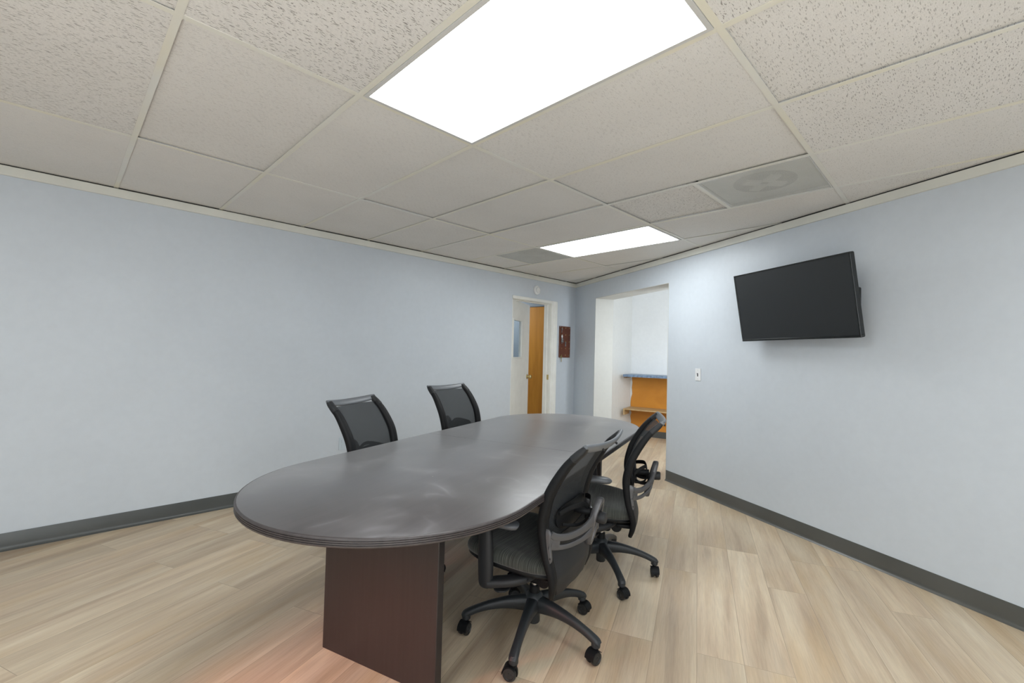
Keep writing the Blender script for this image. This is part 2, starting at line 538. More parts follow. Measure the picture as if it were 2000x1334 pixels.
def sweep(bm, ctrl, ref=(0, 0, 1), n=6, seg=14, closed=False, power=2.4, raw=False):
    """ctrl: (x, y, z, half_width, half_depth). width runs along ref x tangent, depth along the other normal"""
    pts = ctrl if raw else catmull(ctrl, n, closed)
    P = [Vector(p[:3]) for p in pts]
    rings = []
    m = len(P)
    ref = Vector(ref)
    for i, p in enumerate(P):
        if closed:
            t = P[(i + 1) % m] - P[(i - 1) % m]
        else:
            t = P[min(i + 1, m - 1)] - P[max(i - 1, 0)]
        t.normalize()
        side = ref.cross(t)
        if side.length < 1e-4:
            side = Vector((1, 0, 0)).cross(t)
        side.normalize()
        nn = t.cross(side).normalized()
        hw, hd = pts[i][3], pts[i][4]
        ring = []
        for k in range(seg):
            a = 2 * math.pi * k / seg
            ca, sa = math.cos(a), math.sin(a)
            x = math.copysign(abs(ca) ** (2 / power), ca) * hw
            y = math.copysign(abs(sa) ** (2 / power), sa) * hd
            ring.append(bm.verts.new(p + side * x + nn * y))
        rings.append(ring)
    cnt = m if closed else m - 1
    for i in range(cnt):
        a, b = rings[i], rings[(i + 1) % m]
        for k in range(seg):
            j = (k + 1) % seg
            bm.faces.new((a[k], a[j], b[j], b[k]))
    if not closed:
        for ring, s in ((rings[0], -1), (rings[-1], 1)):
            c = bm.verts.new(sum((v.co for v in ring), Vector()) / seg)
            for k in range(seg):
                bm.faces.new((ring[k], ring[(k + 1) % seg], c))

def interp(tab, x):
    if x <= tab[0][0]:
        return tab[0][1]
    for (a, b), (c, d) in zip(tab[:-1], tab[1:]):
        if x <= c:
            t = (x - a) / (c - a); t = t
            return b + (d - b) * t
    return tab[-1][1]

def empty(name, loc=(0, 0, 0), rz=0.0):
    o = bpy.data.objects.new(name, None)
    COL.objects.link(o)
    o.empty_display_size = 0.1
    o.location = loc; o.rotation_euler = (0, 0, rz)
    return o

def tag(o, label, cat, group=None, kind=None):
    if label: o['label'] = label
    if cat: o['category'] = cat
    if group: o['group'] = group
    if kind: o['kind'] = kind
    return o

def struct(o):
    o['kind'] = 'structure'
    return o

def copy_tree(o, parent=None):
    c = o.copy(); COL.objects.link(c)
    if parent is not None:
        c.parent = parent
    for ch in [x for x in bpy.data.objects if x.parent == o]:
        copy_tree(ch, c)
    return c

# ------------------------------------------------------------------ room layout
CH = 2.3067           # ceiling grid face
YL = 4.062            # long left wall
RA = 1.1230486        # direction of the right wall
RD = Vector((math.cos(RA), math.sin(RA), 0))
RN = Vector((-math.sin(RA), math.cos(RA), 0))     # into the room
RC = -3.0622
def rw(s, off=0.0, z=0.0):
    """point on the right wall: s metres from the room corner toward the viewer, off metres into the room"""
    corner = Vector(((RC - RN.y * YL) / RN.x, YL, 0))
    p = corner - RD * s + RN * off
    return Vector((p.x, p.y, z))
XW, YS = -3.0, -2.6
TH = 0.274
CORNER = rw(0)
S_END = (YL - YS) / RD.y
s_of = lambda x, y: (CORNER - Vector((x, y, 0))).dot(RD)
S_OP0 = s_of(5.094, 3.532)      # far edge of the opening
S_OP1 = s_of(4.440, 2.172)      # near edge of the opening
OP_Z = 2.032

# floor (runs on into the side rooms)
bm = bmesh.new()
prism(bm, [(XW - .3, YS - .3), (8.0, YS - .3), (8.0, 6.8), (XW - .3, 6.8)], -0.08, 0.0)
struct(finish('floor', bm, M['floor'], smooth=False))

# left wall with doorway
DX0, DX1, DZ = 4.04, 4.80, 1.965
WT = 0.115
def slab_left(bm, x0, x1, z0, z1):
    box(bm, (x0, YL, z0), (x1, YL + WT, z1))
bm = bmesh.new()
slab_left(bm, XW - .12, DX0, 0, 2.42)
slab_left(bm, DX1, CORNER.x + 0.05, 0, 2.42)
slab_left(bm, DX0, DX1, DZ, 2.42)
struct(finish('wall_left', bm, M['wall'], smooth=False))

# right wall with the opening; jamb faces are off-white so they are lined separately
def rprism(bm, s0, s1, o0, o1, z0, z1):
    pts = [rw(s0, o0), rw(s1, o0), rw(s1, o1), rw(s0, o1)]
    prism(bm, [(p.x, p.y) for p in pts], z0, z1)
bm = bmesh.new()
rprism(bm, -0.12, S_OP0, 0, -TH, 0, 2.42)
rprism(bm, S_OP1, S_END + 0.1, 0, -TH, 0, 2.42)
rprism(bm, S_OP0, S_OP1, 0, -TH, OP_Z, 2.42)
struct(finish('wall_right', bm, M['wall'], smooth=False))
bm = bmesh.new()
rprism(bm, S_OP0, S_OP0 + 0.006, 0.001, -TH - 0.002, 0, OP_Z)
rprism(bm, S_OP1 - 0.006, S_OP1, 0.001, -TH - 0.002, 0, OP_Z)
rprism(bm, S_OP0 + 0.006, S_OP1 - 0.006, 0.001, -TH - 0.002, OP_Z - 0.006, OP_Z)
struct(finish('trim_1', bm, M['jamb_paint'], smooth=False))

# walls behind the viewer
bm = bmesh.new()
box(bm, (XW - .12, YS - .12, 0), (2.148 + .25, YS, 2.42))
struct(finish('wall_back', bm, M['wall'], smooth=False))
bm = bmesh.new()
box(bm, (XW - .12, YS, 0), (XW, YL, 2.42))
struct(finish('wall_side', bm, M['wall'], smooth=False))

# ------------------------------------------------------------------ ceiling
T = 0.6096
GX0, GY0 = 0.2269, 4.2103
def clip(poly):
    def half(poly, f):
        out = []
        for i in range(len(poly)):
            a, b = poly[i], poly[(i + 1) % len(poly)]
            fa, fb = f(a), f(b)
            if fa >= 0: out.append(a)
            if (fa > 0) != (fb > 0) and abs(fa - fb) > 1e-12:
                t = fa / (fa - fb)
                out.append((a[0] + (b[0] - a[0]) * t, a[1] + (b[1] - a[1]) * t))
        return out
    for f in (lambda p: YL - p[1], lambda p: p[0] - XW, lambda p: p[1] - YS,
              lambda p: RN.x * p[0] + RN.y * p[1] - RC):
        if len(poly) < 3: return []
        poly = half(poly, f)
    # drop doubles
    out = []
    for p in poly:
        if not out or abs(p[0] - out[-1][0]) + abs(p[1] - out[-1][1]) > 1e-5:
            out.append(p)
    if len(out) > 1 and abs(out[0][0] - out[-1][0]) + abs(out[0][1] - out[-1][1]) < 1e-5:
        out.pop()
    return out if len(out) >= 3 else []

XI = lambda i: GX0 + i * T
YJ = lambda j: GY0 - 2 * T * j
LIGHTS = [(1, 2), (5, 1), (-3, 2), (-3, 4), (1, 4)]            # cell i, row j (2x4 ft)
VENTS = [(4, YJ(3), YJ(3) + T), (5, YJ(1), YJ(1) + T)]
coarse = {(0, 2): 1.0, (0, 3): .8, (-1, 1): .8, (-1, 2): 1.0, (-2, 1): .7, (-2, 2): .8, (2, 3): .6, (3, 3): .7, (4, 3): .3, (2, 2): .3,
          (0, 1): .35, (3, 2): .25, (1, 1): .22, (1, 3): .9, (5, 3): .4}
bm = bmesh.new()
lay = bm.faces.layers.float.new('style')
rnd = random.Random(3)
for i in range(-6, 9):
    for j in range(0, 6):
        if (i, j) in LIGHTS: continue
        y1, y0 = YJ(j), YJ(j + 1)
        spans = [(y0, y1)]
        for (vi, v0, v1) in VENTS:
            if vi == i and v0 >= y0 - .01 and v1 <= y1 + .01:
                spans = [s for s in ((y0, v0), (v1, y1)) if s[1] - s[0] > .05]
        for (a, b) in spans:
            poly = clip([(XI(i) + .003, a + .003), (XI(i + 1) - .003, a + .003), (XI(i + 1) - .003, b - .003), (XI(i) + .003, b - .003)])
            if not poly: continue
            z = CH + (0.0028 if rnd.random() < .4 else (rnd.uniform(.006, .014) if 0 < j < 4 and i < 5 else .005))
            st = coarse.get((i, j), 0.12 + 0.1 * rnd.random())
            if i == 4 and b - a < .7: st = .75
            vs = [bm.verts.new((p[0], p[1], z + rnd.uniform(-.001, .001))) for p in poly]
            vt = [bm.verts.new((p[0], p[1], CH + .030)) for p in poly]
            fs = [bm.faces.new(vs[::-1]), bm.faces.new(vt)]
            n = len(poly)
            for k in range(n):
                fs.append(bm.faces.new((vs[k], vs[(k + 1) % n], vt[(k + 1) % n], vt[k])))
            for f in fs: f[lay] = st
ceiling = struct(finish('ceiling', bm, M['tile'], smooth=False))
# T-bar grid
bm = bmesh.new()
def bar(x0, x1, y0, y1, z=CH):
    poly = clip([(x0, y0), (x1, y0), (x1, y1), (x0, y1)])
    if poly: prism(bm, poly, z, z + .0018)
hw = 0.012
for i in range(-6, 10):
    bar(XI(i) - hw, XI(i) + hw, YS, YL)
for j in range(0, 7):
    for i in range(-6, 10):
        bar(XI(i) + hw, XI(i + 1) - hw, YJ(j) - hw, YJ(j) + hw, CH + .0002)
for (vi, v0, v1) in VENTS:
    bar(XI(vi) + hw, XI(vi + 1) - hw, v1 - hw, v1 + hw, CH + .0002)
finish('ceiling_grid', bm, M['grid'], ceiling, smooth=False)
bm = bmesh.new()
box(bm, (XW - .1, YS - .1, 2.42), (8.0, 6.8, 2.46))
finish('ceiling_deck', bm, M['plenum_and_shade'], ceiling, smooth=False)
# plain ceilings of the side rooms
bm = bmesh.new()
a = [rw(-0.3, -TH), rw(S_END, -TH)]
prism(bm, [(a[0].x, a[0].y), (a[1].x, a[1].y), (8.0, YS), (8.0, a[0].y)], 2.34, 2.36)
finish('side_room_ceiling', bm, M['white_wall'], ceiling, smooth=False)

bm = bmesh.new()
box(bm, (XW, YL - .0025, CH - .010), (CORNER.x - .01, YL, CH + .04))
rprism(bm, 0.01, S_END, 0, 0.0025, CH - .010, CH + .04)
finish('gap_shade_strip', bm, M['plenum_and_shade'], ceiling, smooth=False)  # dark strip painting in the shade between ceiling and crown

# crown strips just under the ceiling
bm = bmesh.new()
box(bm, (XW, YL - .018, 2.243), (CORNER.x - .02, YL, CH - .006), .003, 1)
struct(finish('trim_2', bm, M['crown_trim'], smooth=False))
bm = bmesh.new()
rprism(bm, 0.02, S_END, 0, 0.018, 2.245, CH - .008)
struct(finish('trim_3', bm, M['crown_trim'], smooth=False))

# rubber cove baseboards with a curved toe
def cove(bm, path_fn, s0, s1, n=2):
    prof = [(0.0, 0.104), (0.003, 0.105), (0.0045, 0.102), (0.0045, 0.026), (0.006, 0.016), (0.011, 0.007), (0.019, 0.0025), (0.021, 0.0005), (0.0, 0.0005)]
    rings = []
    for k in range(n + 1):
        s = s0 + (s1 - s0) * k / n
        rings.append([bm.verts.new(path_fn(s, o, z)) for o, z in prof])
    for a, b in zip(rings[:-1], rings[1:]):
        for i in range(len(prof)):
            j = (i + 1) % len(prof)
            bm.faces.new((a[i], a[j], b[j], b[i]))
    bm.faces.new(rings[0][::-1]); bm.faces.new(rings[-1])
bm = bmesh.new()
cove(bm, lambda s, o, z: (s, YL - o, z), XW, DX0 - .005)
cove(bm, lambda s, o, z: (s, YL - o, z), DX1 + .13, CORNER.x - .01)
struct(finish('baseboard_left', bm, M['rubber_base'], smooth=True, sharp=50))
bm = bmesh.new()
cove(bm, lambda s, o, z: rw(s, o, z), S_OP1 + .001, S_END)
cove(bm, lambda s, o, z: rw(s, o, z), 0.025, S_OP0 - .001)
struct(finish('baseboard_right', bm, M['rubber_base_warm'], smooth=True, sharp=50))

# ------------------------------------------------------------------ side room seen through the opening
AY = 3.81
KX = lambda y: 6.52 + (AY - y) * 0.25          # far wall of the side room
bm = bmesh.new()
box(bm, (5.50, AY, 0), (6.56, AY + .10, 2.34))
struct(finish('wall_alcove_side', bm, M['cream_wall'], smooth=False))
bm = bmesh.new()
prism(bm, [(KX(AY + .1), AY + .1), (KX(-.2), -.2), (KX(-.2) + .12, -.2), (KX(AY + .1) + .12, AY + .1)], 0, 2.34)
struct(finish('wall_alcove_far', bm, M['white_wall'], smooth=False))
bm = bmesh.new()
box(bm, (3.6, -.3, 0), (7.7, -.2, 2.34))
struct(finish('wall_alcove_near', bm, M['white_wall'], smooth=False))

ND = Vector((-1, -0.25, 0)).normalized()       # out of the far wall toward the viewer
UD = Vector((0.25, -1, 0)).normalized()        # along the far wall toward the right
K0 = Vector((KX(AY), AY, 0))
def kw(u, o, z):
    p = K0 + UD * u + ND * o
    return Vector((p.x, p.y, z))
def kprism(bm, u0, u1, o0, o1, z0, z1):
    def cy(u, o):          # keep behind the side wall face at the left end
        p = kw(u, o, 0)
        if p.y > AY - .002:
            p = kw(u + (p.y - AY + .002) / abs(UD.y), o, 0)
        return (p.x, p.y)
    prism(bm, [cy(u0, o0), (kw(u1, o0, 0).x, kw(u1, o0, 0).y), (kw(u1, o1, 0).x, kw(u1, o1, 0).y), cy(u0, o1)], z0, z1)
# orange stained panel under the counter
bm = bmesh.new()
edge = [(.012, .10), (.018, .22), (.006, .30), (.02, .36), (.006, .40), (.006, .52), (.014, .60), (.03, .66), (.022, .76), (.03, .84), (.016, .94)]
va, vb = [], []
for (u, z) in edge:
    va.append(bm.verts.new(kw(u, .012, z))); vb.append(bm.verts.new(kw(u, .0005, z)))
wa = [bm.verts.new(kw(2.2, .012, z)) for z in (.10, .94)]
wb = [bm.verts.new(kw(2.2, .0005, z)) for z in (.10, .94)]
bm.faces.new(va + [wa[1], wa[0]]); bm.faces.new((vb + [wb[1], wb[0]])[::-1])
for k in range(len(edge) - 1):
    bm.faces.new((va[k], va[k + 1], vb[k + 1], vb[k]))
bm.faces.new((va[-1], wa[1], wb[1], vb[-1])); bm.faces.new((wa[0], va[0], vb[0], wb[0])); bm.faces.new((wa[1], wa[0], wb[0], wb[1]))
o = finish('wood_panel', bm, M['orange_wood'], smooth=False)
tag(o, 'orange stained wood panel covering the wall under the blue counter', 'wall panel')
for (u0, u1, z0, z1) in ((.004, .028, .64, .80), (.004, .026, .26, .36)):
    pass
bm = bmesh.new()
kprism(bm, 0.0, 2.2, 0.0005, .008, 0.0, .10)
struct(finish('baseboard_alcove', bm, M['rubber_base'], smooth=False))
# counter
ctr = empty('counter', (K0.x - .25, AY - .8, .98))
def child_prism(name, parent, mat, *args):
    bm = bmesh.new(); kprism(bm, *args)
    o = finish(name, bm, mat, parent, smooth=False)
    o.matrix_parent_inverse = Matrix.Translation(parent.location).inverted()
    return o
child_prism('countertop', ctr, M['blue_lam'], 0.0, 2.2, .0005, .42, .945, .98)
child_prism('support_cleat', ctr, M['dark_cleat'], 0.0, .03, .10, .38, .925, .945)
tag(ctr, 'blue grey laminate counter fixed wall to wall above the pine shelf', 'counter')
shf = empty('wall_shelf', (K0.x - .2, AY - .8, .44))
child_prism('shelf_board', shf, M['shelf_wood'], 0.0, 2.2, .0125, .38, .438, .456)
child_prism('side_cleat', shf, M['shelf_wood'], 0.0, .022, .14, .38, .36, .438)
child_prism('back_cleat', shf, M['orange_wood'], 0.03, 2.2, .0125, .032, .37, .438)
tag(shf, 'natural pine shelf on cleats crossing the orange panel below the counter', 'shelf')

# ------------------------------------------------------------------ hall seen through the left door
bm = bmesh.new()
HP = Vector((5.52, 5.25, 0)); HD = Vector((0.24, -0.97, 0)).normalized()
HN = Vector((-HD.y, HD.x, 0))
if HN.x > 0: HN = -HN
def hp(u, o): 
    p = HP + HD * u + HN * o
    return (p.x, p.y)
prism(bm, [hp(-1.2, 0), hp(1.05, 0), hp(1.05, -.1), hp(-1.2, -.1)], 0, 2.34)
M['hall_paint'] = wall_mat('blue_hall_paint', (0.25, 0.30, 0.345, 1))
struct(finish('wall_hall_far', bm, M['hall_paint'], smooth=False))
bm = bmesh.new()
box(bm, (3.2, 6.35, 0), (5.45, 6.45, 2.34)); box(bm, (3.1, YL + WT, 0), (3.2, 6.45, 2.34))
struct(finish('wall_hall_left', bm, M['wall'], smooth=False))
bm = bmesh.new()
prism(bm, [(3.1, YL + WT + .001), (5.4, YL + WT + .001), hp(1.05, 0), hp(-1.2, 0), (3.1, 6.4)], 2.34, 2.36)
finish('hall_ceiling', bm, M['hall_paint'], ceiling, smooth=False)
# varnished slab door standing in the hall
bm = bmesh.new()
prism(bm, [hp(.04, .006), hp(.84, .006), hp(.84, .042), hp(.04, .042)], .008, 2.03)
struct(finish('door_2', bm, M['wood_door'], smooth=False))
bm = bmesh.new()
prism(bm, [hp(.02, .0005), hp(.86, .0005), hp(.86, .005), hp(.02, .005)], 0.0, 2.045)
struct(finish('trim_6', bm, M['dark_slot'], smooth=False))

# door frame on the left wall
bm = bmesh.new()
JT = .012
box(bm, (DX1 - JT, YL - .001, 0), (DX1, YL + WT + .004, DZ))
box(bm, (DX1 - JT - .012, YL + .05, 0), (DX1 - JT, YL + .085, DZ))            # stop
box(bm, (DX0, YL - .001, DZ - .01), (DX1, YL + WT + .004, DZ))
box(bm, (DX0, YL + .05, DZ - .022), (DX1 - JT - .012, YL + .085, DZ - .01))
box(bm, (DX0, YL - .001, 0), (DX0 + .006, YL + .01, DZ))
struct(finish('trim_4', bm, M['white_trim'], smooth=False))
bm = bmesh.new()
box(bm, (DX1 - .006, YL - .016, 0), (DX1 + .045, YL, DZ + .03), .004, 2)
box(bm, (DX1 + .045, YL - .021, 0), (DX1 + .115, YL, DZ + .03), .006, 2)
box(bm, (DX0 - .01, YL - .014, DZ - .006), (DX1 - .006, YL, DZ + .030), .004, 2)
struct(finish('trim_5', bm, M['white_trim'], smooth=False))
sp = bmesh.new()
box(sp, (DX1 - JT - .0022, YL + .012, .905), (DX1 - JT, YL + .045, .975))
o = finish('strike_plate', sp, M['brass'], bpy.data.objects['trim_4'], smooth=False)

# swinging leaf with a narrow glazed light
LA = R(25.5)
LW = .745
door = empty('door_1', (DX0 + .010, YL + .012, 0), LA)
struct(door)
bm = bmesh.new()
GX_0, GX_1, GZ0, GZ1 = .045, .215, 1.205, 1.70
HX0, HX1, HZ0, HZ1 = .06, .41, 1.20, 1.70
for (x0, x1, z0, z1) in ((0, HX0, .008, 1.948), (HX1, LW, .008, 1.948), (HX0, HX1, .008, HZ0), (HX0, HX1, HZ1, 1.948)):
    box(bm, (x0, 0, z0), (x1, .036, z1))
bmesh.ops.remove_doubles(bm, verts=bm.verts[:], dist=1e-5)
leaf = finish('door_leaf', bm, M['white_trim'], door, smooth=False)
bm = bmesh.new()
for (x0, x1, z0, z1) in ((HX0 - .008, HX0 + .010, HZ0 - .008, HZ1 + .008), (HX1 - .010, HX1 + .008, HZ0 - .008, HZ1 + .008),
                         (HX0, HX1, HZ0 - .008, HZ0 + .010), (HX0, HX1, HZ1 - .010, HZ1 + .008)):
    box(bm, (x0, -.005, z0), (x1, .041, z1), .002, 1)
finish('window_frame', bm, M['white_trim'], leaf, smooth=False)
bm = bmesh.new()
box(bm, (HX0 + .004, .015, HZ0 + .004), (HX1 - .004, .020, HZ1 - .004))
finish('glass_pane', bm, M['glass'], leaf, smooth=False)
bm = bmesh.new()
Mk = Matrix.Translation((LW - .065, 0, .935)) @ Matrix.Rotation(R(90), 4, 'X')
lathe(bm, [(0, 0), (.032, 0), (.034, .003), (.030, .008), (.013, .012), (.011, .030), (.020, .036), (.027, .046), (.027, .056), (.019, .064), (0, .066)], 24, Mk)
finish('door_knob', bm, M['brass'], door)

# ------------------------------------------------------------------ ceiling lights and vents
def troffer(i, j, label):
    x0, x1, y1, y0 = XI(i) + hw, XI(i + 1) - hw, YJ(j) - hw, YJ(j + 1) + hw
    cx, cy = (x0 + x1) / 2, (y0 + y1) / 2
    o = empty('ceiling_light', (cx, cy, CH))
    hx, hy = (x1 - x0) / 2 - .0015, (y1 - y0) / 2 - .0015
    f = .016
    bm = bmesh.new()
    for (a, b, c, d) in ((-hx, hx, -hy, -hy + f), (-hx, hx, hy - f, hy), (-hx, -hx + f, -hy + f, hy - f), (hx - f, hx, -hy + f, hy - f)):
        box(bm, (a, c, -.004), (b, d, .05))
    finish('light_frame', bm, M['frame_metal'], o, smooth=False)
    bm = bmesh.new()
    box(bm, (-hx + f, -hy + f, .003), (hx - f, hy - f, .008))
    finish('light_diffuser', bm, M['diffuser'], o, smooth=False)
    tag(o, label, 'ceiling light', 'recessed ceiling light panels')
troffer(1, 2, 'large lit white panel in the ceiling above the near end of the table')
troffer(5, 1, 'farther lit ceiling panel beside the small vent near the room corner')
troffer(-3, 2, 'unseen lit ceiling panel left of the viewer, nearest the long left wall')  # this and the next two: assumed panels out of view, kept for light
troffer(-3, 4, 'unseen lit ceiling panel in the rear left corner behind the viewer')
troffer(1, 4, 'unseen lit ceiling panel behind the viewer near the right wall')

def vent(i, y0, label, big=True):
    x0, x1 = XI(i) + hw + .001, XI(i + 1) - hw - .001
    y0, y1 = y0 + hw + .001, y0 + T - hw - .001
    cx, cy = (x0 + x1) / 2, (y0 + y1) / 2
    h = (x1 - x0) / 2; k = (y1 - y0) / 2
    o = empty('ceiling_vent', (cx, cy, CH))
    bm = bmesh.new()
    f = .008
    for (a, b, c, d) in ((-h, h, -k, -k + f), (-h, h, k - f, k), (-h, -h + f, -k + f, k - f), (h - f, h, -k + f, k - f)):
        box(bm, (a, c, -.001), (b, d, .01))
    finish('vent_frame', bm, M['frame_metal'], o, smooth=False)
    bm = bmesh.new()
    box(bm, (-h + f, -k + f, .0025), (h - f, k - f, .0032))
    finish('perforated_face', bm, M['perf'], o, smooth=False)
    bm = bmesh.new()
    box(bm, (-h, -k, .026), (h, k, .029))
    finish('back_pan', bm, M['duct_light'], o, smooth=False)
    bm = bmesh.new()
    lathe(bm, [(0, .022), (.17, .022), (.17, .0255), (0, .0255)], 40)
    finish('duct_neck', bm, M['duct_dark'], o, smooth=False)
    bm = bmesh.new()
    for a in range(4):
        m4 = Matrix.Rotation(R(90 * a + 45), 4, 'Z')
        box(bm, (.03, -.030, .010), (.12, .030, .0215), 0, mat=m4)
    finish('deflector_vanes', bm, M['duct_light'], o, smooth=False)
    tag(o, label, 'ceiling vent', 'perforated ceiling air vents')
vent(4, YJ(3), 'large looking perforated grey air vent in the ceiling above the television wall')
vent(5, YJ(1), 'small looking grey ceiling vent beside the farther lit panel')

# ------------------------------------------------------------------ conference table
TC = Vector((1.9265, 1.9607, 0)); TA = R(17.83)
TL, TW, TZ, TT = 3.081, 1.178, 0.714, 0.030
table = empty('conference_table', TC, TA)
tag(table, 'long dark espresso racetrack conference table with fluted edge and panel legs', 'table')
def racetrack(inset, half=None, n=28):
    r = TW / 2 - inset; h = TL / 2 - TW / 2
    pts = []
    for k in range(n + 1):
        a = -math.pi / 2 + math.pi * k / n
        pts.append((h + r * math.cos(a), r * math.sin(a)))
    for k in range(n + 1):
        a = math.pi / 2 + math.pi * k / n
        pts.append((-h + r * math.cos(a), r * math.sin(a)))
    return pts
def half_track(inset, sgn, n=40):
    r = TW / 2 - inset; h = TL / 2 - TW / 2; gap = .0008
    pts = [(sgn * gap, -sgn * r)]
    for k in range(n + 1):
        a = -math.pi / 2 + math.pi * k / n
        pts.append((sgn * (h + r * math.cos(a)), sgn * r * math.sin(a)))
    pts.append((sgn * gap, sgn * r))
    return pts
for sgn in (1, -1):
    bm = bmesh.new()
    rings = []
    for inset, z in ((.006, TZ - TT + .001), (.006, TZ - .0025), (.007, TZ - .0008), (.009, TZ)):
        rings.append([bm.verts.new((p[0], p[1], z)) for p in half_track(inset, sgn)])
    for a, b in zip(rings[:-1], rings[1:]):
        for k in range(len(a)):
            j = (k + 1) % len(a)
            bm.faces.new((a[k], a[j], b[j], b[k]))
    bm.faces.new(rings[0][::-1]); bm.faces.new(rings[-1])
    finish('tabletop', bm, M['table_top'], table, smooth=True, sharp=30)
bm = bmesh.new()
prof = [(.007, TZ - .0006), (.004, TZ - .0008), (.001, TZ - .003), (0, TZ - .006)]
for k in range(3):
    z = TZ - .0085 - k * .0062
    prof += [(0, z + .0012), (.0028, z + .0002), (.0028, z - .0010), (0, z - .0020)]
prof += [(0, TZ - TT + .003), (.002, TZ - TT + .0005), (.006, TZ - TT), (.008, TZ - TT)]
rings = [[bm.verts.new((p[0], p[1], z)) for p in racetrack(i, n=48)] for i, z in prof]
rings.append([bm.verts.new((p[0], p[1], TZ - TT)) for p in racetrack(.012, n=48)])
for a, b in zip(rings[:-1], rings[1:]):
    for k in range(len(a)):
        j = (k + 1) % len(a)
        bm.faces.new((a[k], a[j], b[j], b[k]))
finish('edge_band', bm, M['table_edge'], table, smooth=True, sharp=40)
for sgn in (-1, 1):
    bm = bmesh.new()
    xs = (-1.062, -1.025) if sgn < 0 else (1.025, 1.062)
    box(bm, (xs[0], -.292, 0.0), (xs[1], .292, TZ - TT), .003, 2)
    finish('pedestal_panel', bm, M['table_leg'], table, smooth=False)
bm = bmesh.new()
box(bm, (-1.025, -.016, .652), (1.025, .016, TZ - TT - .0005))
finish('center_rail', bm, M['table_leg'], table, smooth=False)

# ------------------------------------------------------------------ chair
YZ = [(.285, -.163), (.33, -.175), (.37, -.178), (.42, -.166), (.47, -.152), (.53, -.142), (.59, -.138), (.65, -.149),
      (.71, -.168), (.77, -.200), (.83, -.240), (.875, -.282), (.905, -.312)]
XZ = [(.285, .165), (.33, .190), (.40, .206), (.50, .214), (.60, .221), (.70, .226), (.80, .223), (.88, .214), (.905, .211)]
def back_pt(u, z, bulge):
    """u in -1..1 across the back"""
    y = interp(YZ, z) - bulge * (1 - abs(u) ** 2.2)
    return Vector((u * interp(XZ, z), y, z))
def back_sheet(bm, z0, z1, umax, bulge, nu=24, nz=20, off=0.0, thick=0.0, zfun=None):
    rows = []
    for a in range(nz + 1):
        row = []
        for k in range(nu + 1):
            u = -umax + 2 * umax * k / nu
            zz0 = z0 if zfun is None else zfun(u)
            z = zz0 + (z1 - zz0) * a / nz
            p = back_pt(u, z, bulge); p.y += off
            row.append(p)
        rows.append(row)
    F = [[bm.verts.new(p) for p in r] for r in rows]
    for a in range(nz):
        for k in range(nu):
            bm.faces.new((F[a][k], F[a][k + 1], F[a + 1][k + 1], F[a + 1][k]))
    if thick:
        B = [[bm.verts.new(p + Vector((0, -thick, 0))) for p in r] for r in rows]
        for a in range(nz):
            for k in range(nu):
                bm.faces.new((B[a][k], B[a + 1][k], B[a + 1][k + 1], B[a][k + 1]))
        for a in range(nz):
            bm.faces.new((F[a][0], F[a + 1][0], B[a + 1][0], B[a][0])); bm.faces.new((F[a][-1], B[a][-1], B[a + 1][-1], F[a + 1][-1]))
        for k in range(nu):
            bm.faces.new((F[0][k], B[0][k], B[0][k + 1], F[0][k + 1])); bm.faces.new((F[-1][k], F[-1][k + 1], B[-1][k + 1], B[-1][k]))

